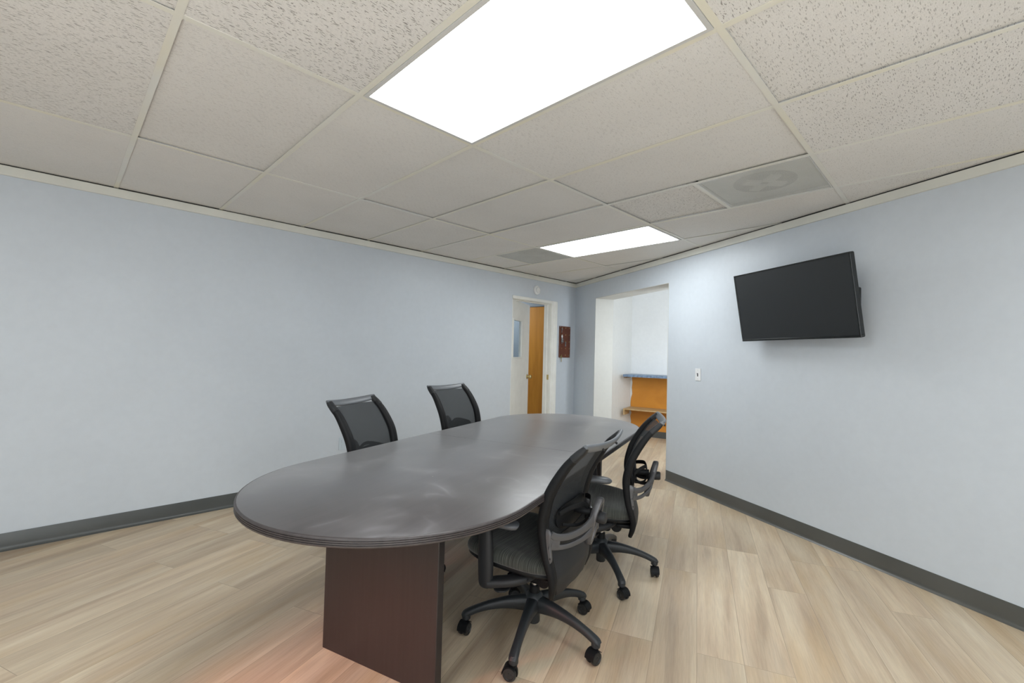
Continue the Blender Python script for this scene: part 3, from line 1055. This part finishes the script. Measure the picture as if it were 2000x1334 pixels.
UPPER = []
def make_chair():
    root = empty('office_chair')
    def up(o):
        o['lift'] = 1
        return o
    # --- star base
    base = None
    bm = bmesh.new()
    lathe(bm, [(0, .058), (.024, .058), (.027, .062), (.027, .100), (.036, .112), (.043, .130), (.043, .165), (.036, .182), (.026, .192), (.026, .187), (0, .187)], 28)
    for k in range(5):
        a = R(72 * k)
        c, s = math.cos(a), math.sin(a)
        ctrl = []
        for (r, z, w, d) in ((.020, .142, .030, .036), (.06, .143, .026, .032), (.12, .140, .021, .025), (.19, .128, .018, .019), (.25, .110, .017, .016), (.288, .094, .0185, .0155), (.308, .084, .019, .014), (.318, .076, .015, .010)):
            ctrl.append((r * c, r * s, z, w, d))
        sweep(bm, ctrl, (0, 0, 1), 4, 14, power=2.8)
        lathe(bm, [(0, .064), (.018, .064), (.019, .068), (.019, .088), (.014, .096), (0, .098)], 16, Matrix.Translation((.303 * c, .303 * s, 0)))
    base = finish('star_base', bm, M['base_plastic'], root, sharp=45)
    # --- casters
    for k in range(5):
        a = R(72 * k)
        cst_bm = bmesh.new()
        # hood: a shell over the rear upper part of the twin wheels
        seg = 18
        for side in (-1, 1):
            pass
        ro, w = .0305, .0045
        pts_o = [(ro * math.cos(R(t)), ro * math.sin(R(t))) for t in range(-20, 201, 10)]
        lo = [cst_bm.verts.new((x, -w, z + .0275)) for x, z in pts_o]; hi = [cst_bm.verts.new((x, w, z + .0275)) for x, z in pts_o]
        c0 = cst_bm.verts.new((0, -w, .020)); c1 = cst_bm.verts.new((0, w, .020))
        for q in range(len(lo) - 1):
            cst_bm.faces.new((lo[q], lo[q + 1], hi[q + 1], hi[q]))
            cst_bm.faces.new((lo[q + 1], lo[q], c0)); cst_bm.faces.new((hi[q], hi[q + 1], c1))
        cst_bm.faces.new((lo[0], hi[0], c1, c0)); cst_bm.faces.new((lo[-1], c0, c1, hi[-1]))
        # broad fender over the trailing half
        ctrl = []
        for t in range(35, 196, 20):
            ctrl.append(((ro - .001) * math.cos(R(t)), 0, .0275 + (ro - .001) * math.sin(R(t)), .0235, .0022))
        sweep(cst_bm, ctrl, (0, 0.001, 0) if False else (math.sin(.001), 0, 0.0001), 3, 12, power=4) if False else None
        n2 = [(ro * math.cos(R(t)), ro * math.sin(R(t))) for t in range(40, 196, 12)]
        A0 = [cst_bm.verts.new((x, -.0225, z + .0275)) for x, z in n2]; A1 = [cst_bm.verts.new((x, .0225, z + .0275)) for x, z in n2]
        B0 = [cst_bm.verts.new((x * .93, -.0225, z * .93 + .0275)) for x, z in n2]; B1 = [cst_bm.verts.new((x * .93, .0225, z * .93 + .0275)) for x, z in n2]
        for q in range(len(A0) - 1):
            cst_bm.faces.new((A0[q], A0[q + 1], A1[q + 1], A1[q])); cst_bm.faces.new((B0[q], B1[q], B1[q + 1], B0[q + 1]))
            cst_bm.faces.new((A0[q], B0[q], B0[q + 1], A0[q + 1])); cst_bm.faces.new((A1[q], A1[q + 1], B1[q + 1], B1[q]))
        cst_bm.faces.new((A0[0], A1[0], B1[0], B0[0])); cst_bm.faces.new((A0[-1], B0[-1], B1[-1], A1[-1]))
        cyl(cst_bm, (.012, 0, .045), (.012, 0, .072), .011, seg=14)
        caster = finish('caster', cst_bm, M['black_plastic'], root, sharp=40)
        caster.location = (.303 * math.cos(a), .303 * math.sin(a), 0)
        caster.rotation_euler = (0, 0, a + R([150, 40, 215, 120, 75][k]))
        caster.data.transform(Matrix.Translation((-.012, 0, 0)))
        for side in (-1, 1):
            wb = bmesh.new()
            y0, y1 = (side * .0055, side * .0215)
            Mw = Matrix.Translation((-.012, y0, .0275)) @ Matrix.Rotation(R(-90 * side), 4, 'X')
            lathe(wb, [(0, 0), (.025, 0), (.0270, .003), (.0272, .011), (.0245, .0155), (.018, .016), (.0165, .0135), (.007, .0135), (.006, .0155), (0, .0155)], 28, Mw)
            finish('caster_wheel', wb, M['wheel'], caster, sharp=40)
    # --- column
    bm = bmesh.new()
    cyl(bm, (0, 0, .185), (0, 0, .222), .0245, .0225, 28, .002)
    up_c = finish('gas_column', bm, M['black_plastic'], root)
    bm = bmesh.new()
    cyl(bm, (0, 0, .20), (0, 0, .26), .0140, seg=24)
    up(finish('gas_piston', bm, M['steel'], root))
    # --- mechanism
    bm = bmesh.new()
    box(bm, (-.088, -.115, .290), (.088, .105, .352), .016, 3)
    box(bm, (-.055, -.055, .248), (.055, .050, .296), .016, 3)
    cyl(bm, (-.105, -.088, .300), (.105, -.088, .300), .030, seg=24, bev=.004)
    box(bm, (-.15, -.165, .312), (.15, -.09, .334), .006, 2)
    box(bm, (-.215, -.075, .340), (.215, .02, .352), .004, 2)
    up(finish('tilt_mechanism', bm, M['black_plastic'], root))
    for (lx, ly, sx) in ((-.15, .045, -1), (.15, .045, 1)):
        bm = bmesh.new()
        sweep(bm, [(sx * .06, ly, .318, .006, .006), (sx * .12, ly, .312, .006, .006), (sx * .175, ly - .004, .306, .012, .006), (sx * .21, ly - .010, .301, .030, .007), (sx * .240, ly - .014, .299, .034, .007), (sx * .262, ly - .016, .298, .024, .006), (sx * .272, ly - .017, .298, .006, .003)], (0, 0, 1), 5, 14)
        up(finish('adjustment_paddle', bm, M['char_plastic'], root))
    # --- seat
    def plan(k, n, hx, y0, y1, pw=3.4):
        a = 2 * math.pi * k / n
        ca, sa = math.cos(a), math.sin(a)
        x = math.copysign(abs(ca) ** (2 / pw), ca) * hx
        y = math.copysign(abs(sa) ** (2 / pw), sa)
        y = (y0 + y1) / 2 + y * (y1 - y0) / 2
        t = (y - y0) / (y1 - y0)
        x *= 0.93 + 0.09 * min(1, t * 1.6)
        return x, y
    def sag(x, y):       # waterfall front and slight dish
        t = max(0, (y - .12) / .15)
        r = max(0, (-.10 - y) / .09)
        return -.022 * t * t - .012 * r * r + .010 * (abs(x) / .24) ** 2 - .006
    def pad(name, mat, layers, n=72):
        bm = bmesh.new()
        rings = []
        for (s, z) in layers:
            ring = []
            for k in range(n):
                x, y = plan(k, n, .248 * s[0], -.195 + (1 - s[0]) * .22, .270 - (1 - s[0]) * .22)
                ring.append(bm.verts.new((x, y, z + sag(x, y) * s[1] + (y - .24) * .080)))
            rings.append(ring)
        for a, b in zip(rings[:-1], rings[1:]):
            for k in range(n):
                j = (k + 1) % n
                bm.faces.new((a[k], a[j], b[j], b[k]))
        for ring, rev in ((rings[0], True), (rings[-1], False)):
            c = sum((v.co for v in ring), Vector()) / n
            cv = bm.verts.new(c)
            for k in range(n):
                j = (k + 1) % n
                bm.faces.new((ring[j], ring[k], cv) if rev else (ring[k], ring[j], cv))
        return up(finish(name, bm, mat, root, sharp=60))
    pad('seat_cushion', M['fabric'], [((.955, .6), .403), ((.985, .7), .409), ((1.0, .8), .420), ((.995, .9), .434), ((.965, 1), .448), ((.90, 1), .457), ((.78, 1), .461), ((.55, 1), .461), ((.25, 1), .459)])
    pad('seat_shell', M['black_plastic'], [((.60, 0), .368), ((.80, .2), .372), ((.93, .5), .384), ((.975, .6), .396), ((.965, .6), .405), ((.6, .6), .406)])
    # --- arms
    for s in (-1, 1):
        bm = bmesh.new()
        sweep(bm, [(s * .150, -.058, .345, .022, .008), (s * .165, -.055, .345, .034, .014), (s * .205, -.038, .343, .034, .0165), (s * .240, -.005, .338, .030, .018), (s * .265, .040, .332, .028, .019), (s * .283, .072, .328, .024, .018)], (0, 0, 1), 5, 16, power=3)
        sweep(bm, [(s * .283, .080, .310, .012, .018), (s * .284, .080, .318, .017, .027), (s * .285, .080, .345, .020, .031), (s * .286, .081, .42, .021, .033), (s * .287, .083, .50, .019, .031), (s * .287, .084, .565, .017, .027), (s * .287, .084, .585, .016, .025)], (0, 1, 0), 4, 20, power=2.6)
        post = up(finish('armrest', bm, M['char_plastic'], root, sharp=50))
        bm = bmesh.new()
        sweep(bm, [(s * .280, -.062, .596, .010, .006), (s * .281, -.057, .598, .022, .012), (s * .282, -.035, .600, .034, .0165), (s * .284, .02, .602, .038, .0175), (s * .286, .10, .602, .041, .0165), (s * .287, .16, .600, .040, .015), (s * .287, .195, .597, .030, .012), (s * .287, .205, .596, .010, .005)], (0, 0, 1), 5, 20, power=2.3)
        finish('arm_pad', bm, M['arm_pad'], post, sharp=60)
    # --- back uprights
    for s in (-1, 1):
        bm = bmesh.new()
        ctrl = []
        for z, _ in YZ[:-1]:
            t = (z - .285) / .62
            wx = interp([(0, .012), (.08, .020), (.25, .025), (.5, .028), (.8, .026), (1, .022)], t)
            dy = interp([(0, .010), (.1, .015), (.3, .019), (.6, .021), (.8, .019), (1, .014)], t)
            ctrl.append((s * (interp(XZ, z) - (wx - .021)), interp(YZ, z), z, wx, dy))
        sweep(bm, ctrl, (0, 1, 0), 5, 16, power=2.8)
        up(finish('back_upright', bm, M['black_plastic'], root, sharp=50))
    # corner caps and top rail in lighter plastic
    bm = bmesh.new()
    ctrl = []
    for k in range(13):
        u = -1 + k / 6
        x = u * .230
        y = -.309 - .024 * (1 - abs(u) ** 2.0)
        z = .905 - .014 * (1 - abs(u) ** 2.0)
        hh = .019 + .003 * (1 - u * u)
        if k in (0, 12): hh *= .9
        ctrl.append((x, y, z, .0085, hh))
    # blade leaning with the back
    pts = catmull(ctrl, 4)
    rings = []
    lean = Vector((0, -.60, .80)).normalized(); nrm = Vector((0, .80, .60))
    for p in pts:
        ring = []
        for q in range(16):
            a = 2 * math.pi * q / 16
            ca, sa = math.cos(a), math.sin(a)
            ring.append(bm.verts.new(Vector(p[:3]) + lean * (math.copysign(abs(ca) ** .8, ca) * p[4]) + nrm * (math.copysign(abs(sa) ** .8, sa) * p[3])))
        rings.append(ring)
    for a, b in zip(rings[:-1], rings[1:]):
        for q in range(16):
            bm.faces.new((a[q], a[(q + 1) % 16], b[(q + 1) % 16], b[q]))
    bm.faces.new(rings[0][::-1]); bm.faces.new(rings[-1])
    rail = up(finish('top_rail', bm, M['rail_plastic'], root, sharp=50))
    for s in (-1, 1):
        bm = bmesh.new()
        ctrl = [(s * .217, -.262, .856, .0225, .0165), (s * .2155, -.281, .874, .0225, .016), (s * .213, -.300, .892, .0215, .0145), (s * .2125, -.3125, .908, .0200, .011)]
        sweep(bm, ctrl, (0, 1, 0), 4, 16, power=3)
        up(finish('corner_cap', bm, M['char_plastic'], root, sharp=50))
    for s in (-1, 1):
        bm = bmesh.new()
        cyl(bm, (s * .085, -.3405, .878), (s * .085, -.330, .885), .0045, seg=10)
        finish('rail_screw', bm, M['dark_slot'], rail)
    # mesh back and solid lower panel
    bm = bmesh.new()
    back_sheet(bm, .515, .878, .965, .026)
    up(finish('back_mesh', bm, M['mesh'], root))
    bm = bmesh.new()
    back_sheet(bm, .30, .520, .93, .022, thick=.004, off=-.004, zfun=lambda u: .288 + .018 * (1 - abs(u)) - .004 * math.cos(u * 9))
    up(finish('lower_back_panel', bm, M['char_plastic'], root))
    # lumbar pad
    bm = bmesh.new()
    n, rings = 40, []
    for (s, dy) in ((.0, -.010), (.5, -.009), (.85, -.004), (1.0, 0.0), (1.0, .005), (.9, .007), (0, .007)):
        ring = []
        for k in range(n):
            a = 2 * math.pi * k / n
            x = math.copysign(abs(math.cos(a)) ** .62, math.cos(a)) * .150 * max(s, .001)
            z = .588 + math.copysign(abs(math.sin(a)) ** .62, math.sin(a)) * .052 * max(s, .001)
            y = back_pt(x / .22, z, .026).y - .014 + dy
            ring.append(bm.verts.new((x, y, z)))
        rings.append(ring)
    for a, b in zip(rings[:-1], rings[1:]):
        for k in range(n):
            j = (k + 1) % n
            bm.faces.new((a[k], a[j], b[j], b[k]))
    bmesh.ops.remove_doubles(bm, verts=bm.verts[:], dist=1e-5)
    for s in (-1, 1):      # springy straps to the hub of the knob
        sweep(bm, [(s * .145, -.178, .612, .002, .010), (s * .10, -.205, .628, .002, .011), (s * .055, -.235, .637, .002, .011), (s * .022, -.246, .628, .002, .010), (0, -.250, .610, .002, .009)], (0, 0, 1), 4, 10, power=3)
        sweep(bm, [(s * .13, -.185, .566, .002, .006), (s * .075, -.225, .556, .002, .007), (s * .03, -.246, .566, .002, .007), (0, -.25, .585, .002, .008)], (0, 0, 1), 4, 10, power=3)
    cyl(bm, (0, -.17, .595), (0, -.262, .595), .016, seg=20, bev=.002)
    up(finish('lumbar_support', bm, M['black_plastic'], root, sharp=50))
    # grey bracket with the tall ring
    bm = bmesh.new()
    for s in (-1, 1):
        sweep(bm, [(s * .219, -.166, .444, .005, .010), (s * .219, -.167, .452, .006, .016), (s * .219, -.162, .48, .007, .018), (s * .220, -.158, .52, .007, .018), (s * .221, -.160, .555, .007, .018), (s * .221, -.162, .566, .005, .013), (s * .221, -.163, .571, .003, .006)], (0, 1, 0), 4, 14, power=5)
        sweep(bm, [(s * .218, -.176, .553, .005, .013), (s * .195, -.186, .538, .006, .015), (s * .165, -.205, .532, .006, .0145), (s * .130, -.229, .534, .006, .0140), (s * .085, -.258, .549, .006, .0145), (s * .050, -.277, .572, .007, .017), (s * .028, -.287, .598, .007, .018)], (0, 0, 1), 5, 12, power=4)
        sweep(bm, [(s * .218, -.174, .508, .005, .016), (s * .195, -.184, .498, .005, .012), (s * .165, -.203, .493, .005, .010), (s * .130, -.226, .496, .005, .010), (s * .085, -.254, .509, .005, .011), (s * .050, -.270, .526, .006, .015), (s * .028, -.276, .540, .006, .016)], (0, 0, 1), 5, 12, power=4)
        sweep(bm, [(s * .224, -.172, .522, .003, .026), (s * .205, -.181, .518, .003, .024), (s * .180, -.196, .514, .003, .020)], (0, 0, 1), 4, 12, power=4)
    ring = []
    for k in range(16):
        a = 2 * math.pi * k / 16
        z = .560 + .092 * math.sin(a)
        ring.append((.033 * math.cos(a) * (1.0 if math.sin(a) > 0 else .85), -.274 - .024 * math.sin(a) , z, .012, .015))
    sweep(bm, ring, (0, 1, 0), 4, 12, closed=True, power=3)
    br = up(finish('lumbar_bracket', bm, M['bracket_grey'], root, sharp=40))
    for s in (-1, 1):
        for z, y in ((.557, -.166), (.460, -.173)):
            bm = bmesh.new()
            cyl(bm, (s * .221, y, z), (s * .221, y - .006, z), .0058, seg=14, bev=.001)
            finish('bracket_screw', bm, M['char_plastic'], br)
    bm = bmesh.new()
    lathe(bm, [(0, 0), (.014, 0), (.014, .022), (.023, .026), (.025, .032), (.0235, .056), (.020, .062), (0, .063)], 28,
          Matrix.Translation((0, -.262, .580)) @ Matrix.Rotation(R(90), 4, 'X'))
    up(finish('lumbar_knob', bm, M['char_plastic'], root, sharp=40))
    return root

proto = make_chair()
def place(o, x, y, facing, base_phase, lift, label, arm=0.0, seed=0, slide=None):
    o.location = (x, y, 0)
    o.rotation_euler = (0, 0, R(facing - 90))
    loc_phase = R(base_phase - (facing - 90))
    rr = random.Random(seed)
    rotm = Matrix.Rotation(loc_phase, 4, 'Z')
    for ch in o.children:
        st = ch.name.split('.')[0]
        if st in ('star_base',):
            ch.rotation_euler = (0, 0, loc_phase)
        elif st == 'caster':
            p = rotm @ ch.location
            ch.location = p
            ch.rotation_euler = (0, 0, ch.rotation_euler.z + loc_phase + rr.uniform(-1.0, 1.0))
        elif ch.get('lift'):
            ch.location.z += lift
        if st == 'armrest':
            ch.location.z += 0
            for c2 in ch.children:
                c2.location.z += arm
                if slide and sum(v.co.x for v in c2.data.vertices) > 0:
                    c2.location.y += slide
    tag(o, label, 'chair', 'mesh back office chairs around the table')
chairs = [proto] + [copy_tree(proto) for _ in range(3)]
place(chairs[0], 1.550, 1.372, 105.0, 351.4, 0.0, 'black mesh back office chair nearest the viewer, seen from behind with its silver bracket', arm=-.02, seed=1)
place(chairs[1], 2.287, 1.512, 120.0, 234.4, 0.0, 'black mesh back chair seen side on, beyond the nearest chair on the right side', seed=2, slide=.07)
place(chairs[2], 1.428, 2.380, -61.2, 150.0, .045, 'left of the two chairs between the table and the long left wall', seed=3)
place(chairs[3], 2.335, 2.715, -76.4, 20.0, .070, 'right of the two chairs behind the table, closer to the white door', arm=-.02, seed=4)
for ch in chairs:
    for c in ch.children:
        if 'lift' in c: del c['lift']

# ------------------------------------------------------------------ television
tvp = Vector((3.625, 0.884, 1.664)); tyaw, ttilt, troll = 1.084, 0.178, 0.0085
uu = Vector((-math.cos(tyaw), -math.sin(tyaw), 0)); nn0 = Vector((-math.sin(tyaw), math.cos(tyaw), 0)); zz = Vector((0, 0, 1))
NN = nn0 * math.cos(ttilt) - zz * math.sin(ttilt); UV = zz * math.cos(ttilt) + nn0 * math.sin(ttilt)
U3 = uu * math.cos(troll) + UV * math.sin(troll); V3 = UV * math.cos(troll) - uu * math.sin(troll)
tvm = Matrix(((U3.x, V3.x, NN.x, tvp.x), (U3.y, V3.y, NN.y, tvp.y), (U3.z, V3.z, NN.z, tvp.z), (0, 0, 0, 1)))
tv = empty('television')
tv.matrix_world = tvm
TVW, TVH = .93, .93 / 1.76
bm = bmesh.new()
b_ = .010; hx, hy = TVW / 2, TVH / 2
for (a, b, c, d) in ((-hx, hx, -hy, -hy + .016), (-hx, hx, hy - b_, hy), (-hx, -hx + b_, -hy + .016, hy - b_), (hx - b_, hx, -hy + .016, hy - b_)):
    box(bm, (a, c, -.030), (b, d, 0), .0015, 1)
finish('bezel', bm, M['tv_black'], tv, smooth=False)
bm = bmesh.new()
box(bm, (-hx + b_ - .001, -hy + .015, -.012), (hx - b_ + .001, hy - b_ + .001, -.003))
finish('screen', bm, M['screen'], tv, smooth=False)
bm = bmesh.new()
box(bm, (-hx + .002, -hy + .002, -.040), (hx - .002, hy - .002, -.029), .004, 2)
box(bm, (-.30, -hy + .03, -.060), (.30, .08, -.039), .01, 3)
finish('rear_housing', bm, M['tv_black'], tv, smooth=False)
bm = bmesh.new()
box(bm, (-hx + .06, -hy - .0006, -.004), (hx - .02, -hy + .0012, .0012))
finish('chrome_strip', bm, M['steel'], tv, smooth=False)
tag(tv, 'black flat screen television tilted down on the right wall', 'television')
# wall mount
tw = s_of(tvp.x, tvp.y)
mount = empty('television_mount', rw(tw, 0, tvp.z))
mount.rotation_euler = (0, 0, RA)
dist = RN.dot(tvp) - RC
bm = bmesh.new()
box(bm, (-.11, .0, -.11), (.11, .012, .11), .003, 1)
finish('wall_plate', bm, M['tv_black'], mount, smooth=False)
bm = bmesh.new()
sweep(bm, [(0, .01, .0, .02, .03), (-.10, .04, 0, .012, .03), (-.12, .055, 0, .012, .03), (-.06, dist - .085, 0, .012, .028), (0, dist - .075, 0, .012, .026)], (0, 0, 1), 4, 12, power=4)
finish('swing_arm', bm, M['tv_black'], mount, sharp=40)
bm = bmesh.new()
box(bm, (-.38, .010, -.055), (-.20, .050, .075), .010, 3)
box(bm, (-.21, .012, -.02), (-.10, .022, .03))
finish('cable_box', bm, M['tv_black'], mount, smooth=False)
tag(mount, 'black swing arm mount partly hidden behind the television on the right wall', 'tv mount')

# ------------------------------------------------------------------ small wall things
# socket plate on the right wall
pl = empty('wall_socket', rw(s_of(4.25, 1.776), 0, 1.103)); pl.rotation_euler = (0, 0, RA)
bm = bmesh.new(); box(bm, (-.035, 0, -.057), (.035, .0065, .057), .002, 2); finish('cover_plate', bm, M['plastic_white'], pl, smooth=False)
bm = bmesh.new()
box(bm, (-.005, .0064, -.018), (.005, .0085, .012)); box(bm, (.000, .0064, .004), (.010, .0085, .012))
finish('socket_slot', bm, M['dark_slot'], pl, smooth=False)
for z in (-.040, .040):
    bm = bmesh.new(); cyl(bm, (0, .006, z), (0, .0078, z), .0035, seg=12); finish('plate_screw', bm, M['frame_metal'], pl)
tag(pl, 'small white cable jack plate with dark slot on the right wall left of the television', 'wall plate')
# outlet on the left wall behind chair
pl = empty('wall_outlet', (1.875, YL, .386)); pl.rotation_euler = (0, 0, math.pi)
bm = bmesh.new(); box(bm, (-.036, 0, -.058), (.036, .006, .058), .002, 2); finish('cover_plate', bm, M['plate'], pl, smooth=False)
for z in (-.022, .022):
    bm = bmesh.new(); box(bm, (-.016, .0055, z - .014), (.016, .0078, z + .014), .003, 2); finish('receptacle', bm, M['plate'], pl, smooth=False)
tag(pl, 'painted outlet plate low on the left wall behind the left mesh chair', 'outlet')
# round alarm above the doorway
al = empty('smoke_alarm', (4.483, YL, 2.110)); al.rotation_euler = (0, 0, math.pi)
MA = Matrix.Rotation(R(-90), 4, 'X')
bm = bmesh.new(); lathe(bm, [(0, 0), (.060, 0), (.062, .004), (.060, .018), (.052, .026), (.046, .028), (.044, .024), (0, .024)], 40, MA); finish('alarm_body', bm, M['plastic_white'], al)
bm = bmesh.new(); lathe(bm, [(0, .024), (.034, .024), (.036, .028), (.033, .036), (.025, .038), (0, .038)], 32, MA); finish('alarm_cap', bm, M['plastic_white'], al)
tag(al, 'round white alarm on the left wall just above the doorway', 'alarm')

# key rack
KXc, KZc, KW, KH = 5.098, 1.439, .246, .444
kr = empty('key_rack', (KXc, YL, KZc)); kr.rotation_euler = (0, 0, math.pi)
bm = bmesh.new(); box(bm, (-KW / 2, .004, -KH / 2), (KW / 2, .016, KH / 2), .002, 1); finish('board', bm, M['board'], kr, smooth=False)
bm = bmesh.new()
for sx in (-1, 1):
    for sz in (-1, 1):
        cyl(bm, (sx * (KW / 2 - .014), .0, sz * (KH / 2 - .012)), (sx * (KW / 2 - .014), .0185, sz * (KH / 2 - .012)), .0055, seg=12, bev=.001)
finish('corner_screw', bm, M['steel'], kr)
def hook_bm():
    bm = bmesh.new()
    sweep(bm, [(0, .014, 0, .0018, .0018), (0, .024, 0, .0018, .0018), (0, .030, -.004, .0018, .0018), (0, .031, .004, .0018, .0018), (0, .030, .012, .0018, .0018)], (1, 0, 0), 4, 8, power=2)
    return bm
hooks = {}
for r_ in range(5):
    for c_ in range(3):
        hx_ = (.085 - c_ * .085); hz = KH / 2 - .028 - r_ * .0965
        h = finish('hook', hook_bm(), M['brass'], kr)
        h.location = (hx_, 0, hz)
        hooks[(r_, c_)] = (KXc - hx_, hz + KZc)
tag(kr, 'red brown key board with rows of small hooks beside the doorway', 'key rack')
def key_shape(bm, x, z, y, s=1.0, ang=0.0):
    m4 = Matrix.Translation((x, y, z)) @ Matrix.Rotation(ang, 4, 'Y') @ Matrix.Diagonal((s, 1, s, 1))
    lathe(bm, [(0.005, -.001), (.011, -.001), (.011, .001), (.005, .001), (.005, -.001)], 18, m4 @ Matrix.Rotation(R(90), 4, 'X'))
    box(bm, (-.0035, -.001, -.044), (.0035, .001, -.009), 0, mat=m4)
    for k in range(4):
        box(bm, (.0035, -.0009, -.042 + k * .007), (.0055, .0009, -.038 + k * .007), 0, mat=m4)
YK = YL - .027
def keyobj(items, mat, label, cat='key'):
    root = None
    bm = bmesh.new()
    for (x, z, s, a, dy) in items:
        key_shape(bm, x, z, YK - dy, s, a)
    return bm
x_, z_ = hooks[(0, 0)]
o = finish('key', keyobj([(x_ + .002, z_ - .012, 1.2, .15, 0)], None, ''), M['steel'], smooth=False)
tag(o, 'single slim key on the top left hook of the key board', 'key')
x_, z_ = hooks[(1, 0)]
kb = empty('key_bunch', (x_, YK, z_)) 
bm = bmesh.new()
lathe(bm, [(0, -.0012), (.016, -.0012), (.018, 0), (.016, .0012), (0, .0012)], 28, Matrix.Translation((x_ + .004, YK - .002, z_ - .022)) @ Matrix.Rotation(R(90), 4, 'X') @ Matrix.Diagonal((1, 1.35, 1, 1)))
o = finish('key_tag', bm, M['plastic_white'], kb); o.matrix_parent_inverse = Matrix.Translation(kb.location).inverted()
bm = bmesh.new()
for k in range(1):
    sweep(bm, [(x_ + .004 + .012 * math.cos(a * .785), YK - .004, z_ - .006 + .012 * math.sin(a * .785), .001, .001) for a in range(8)], (0, 1, 0), 3, 6, closed=True)
o = finish('key_ring', bm, M['dark_slot'], kb); o.matrix_parent_inverse = Matrix.Translation(kb.location).inverted()
for (dx, dz, a) in ((-.006, -.062, .2), (.004, -.066, -.1), (.014, -.078, -.3), (.0, -.088, .1)):
    bm = bmesh.new(); key_shape(bm, x_ + dx, z_ + dz + .012, YK - .005 - abs(dx) * .2, 1.15, a)
    o = finish('key_blade', bm, M['steel'], kb, smooth=False); o.matrix_parent_inverse = Matrix.Translation(kb.location).inverted()
tag(kb, 'bunch of keys under a white round tag on the left side of the key board', 'keys')
x_, z_ = hooks[(2, 1)]
o = finish('key', keyobj([(x_ + .004, z_ - .012, 1.25, -.1, 0), (x_ - .002, z_ - .012, 1.2, .18, .003)], None, ''), M['steel'], smooth=False)
tag(o, 'silver key pair on the middle hook of the key board', 'key')
x_, z_ = hooks[(4, 0)]
o = finish('key', keyobj([(x_ - .002, z_ - .022, 1.6, .02, 0)], None, ''), M['brass'], smooth=False)
tag(o, 'brass key hanging below the bottom left edge of the key board', 'key')
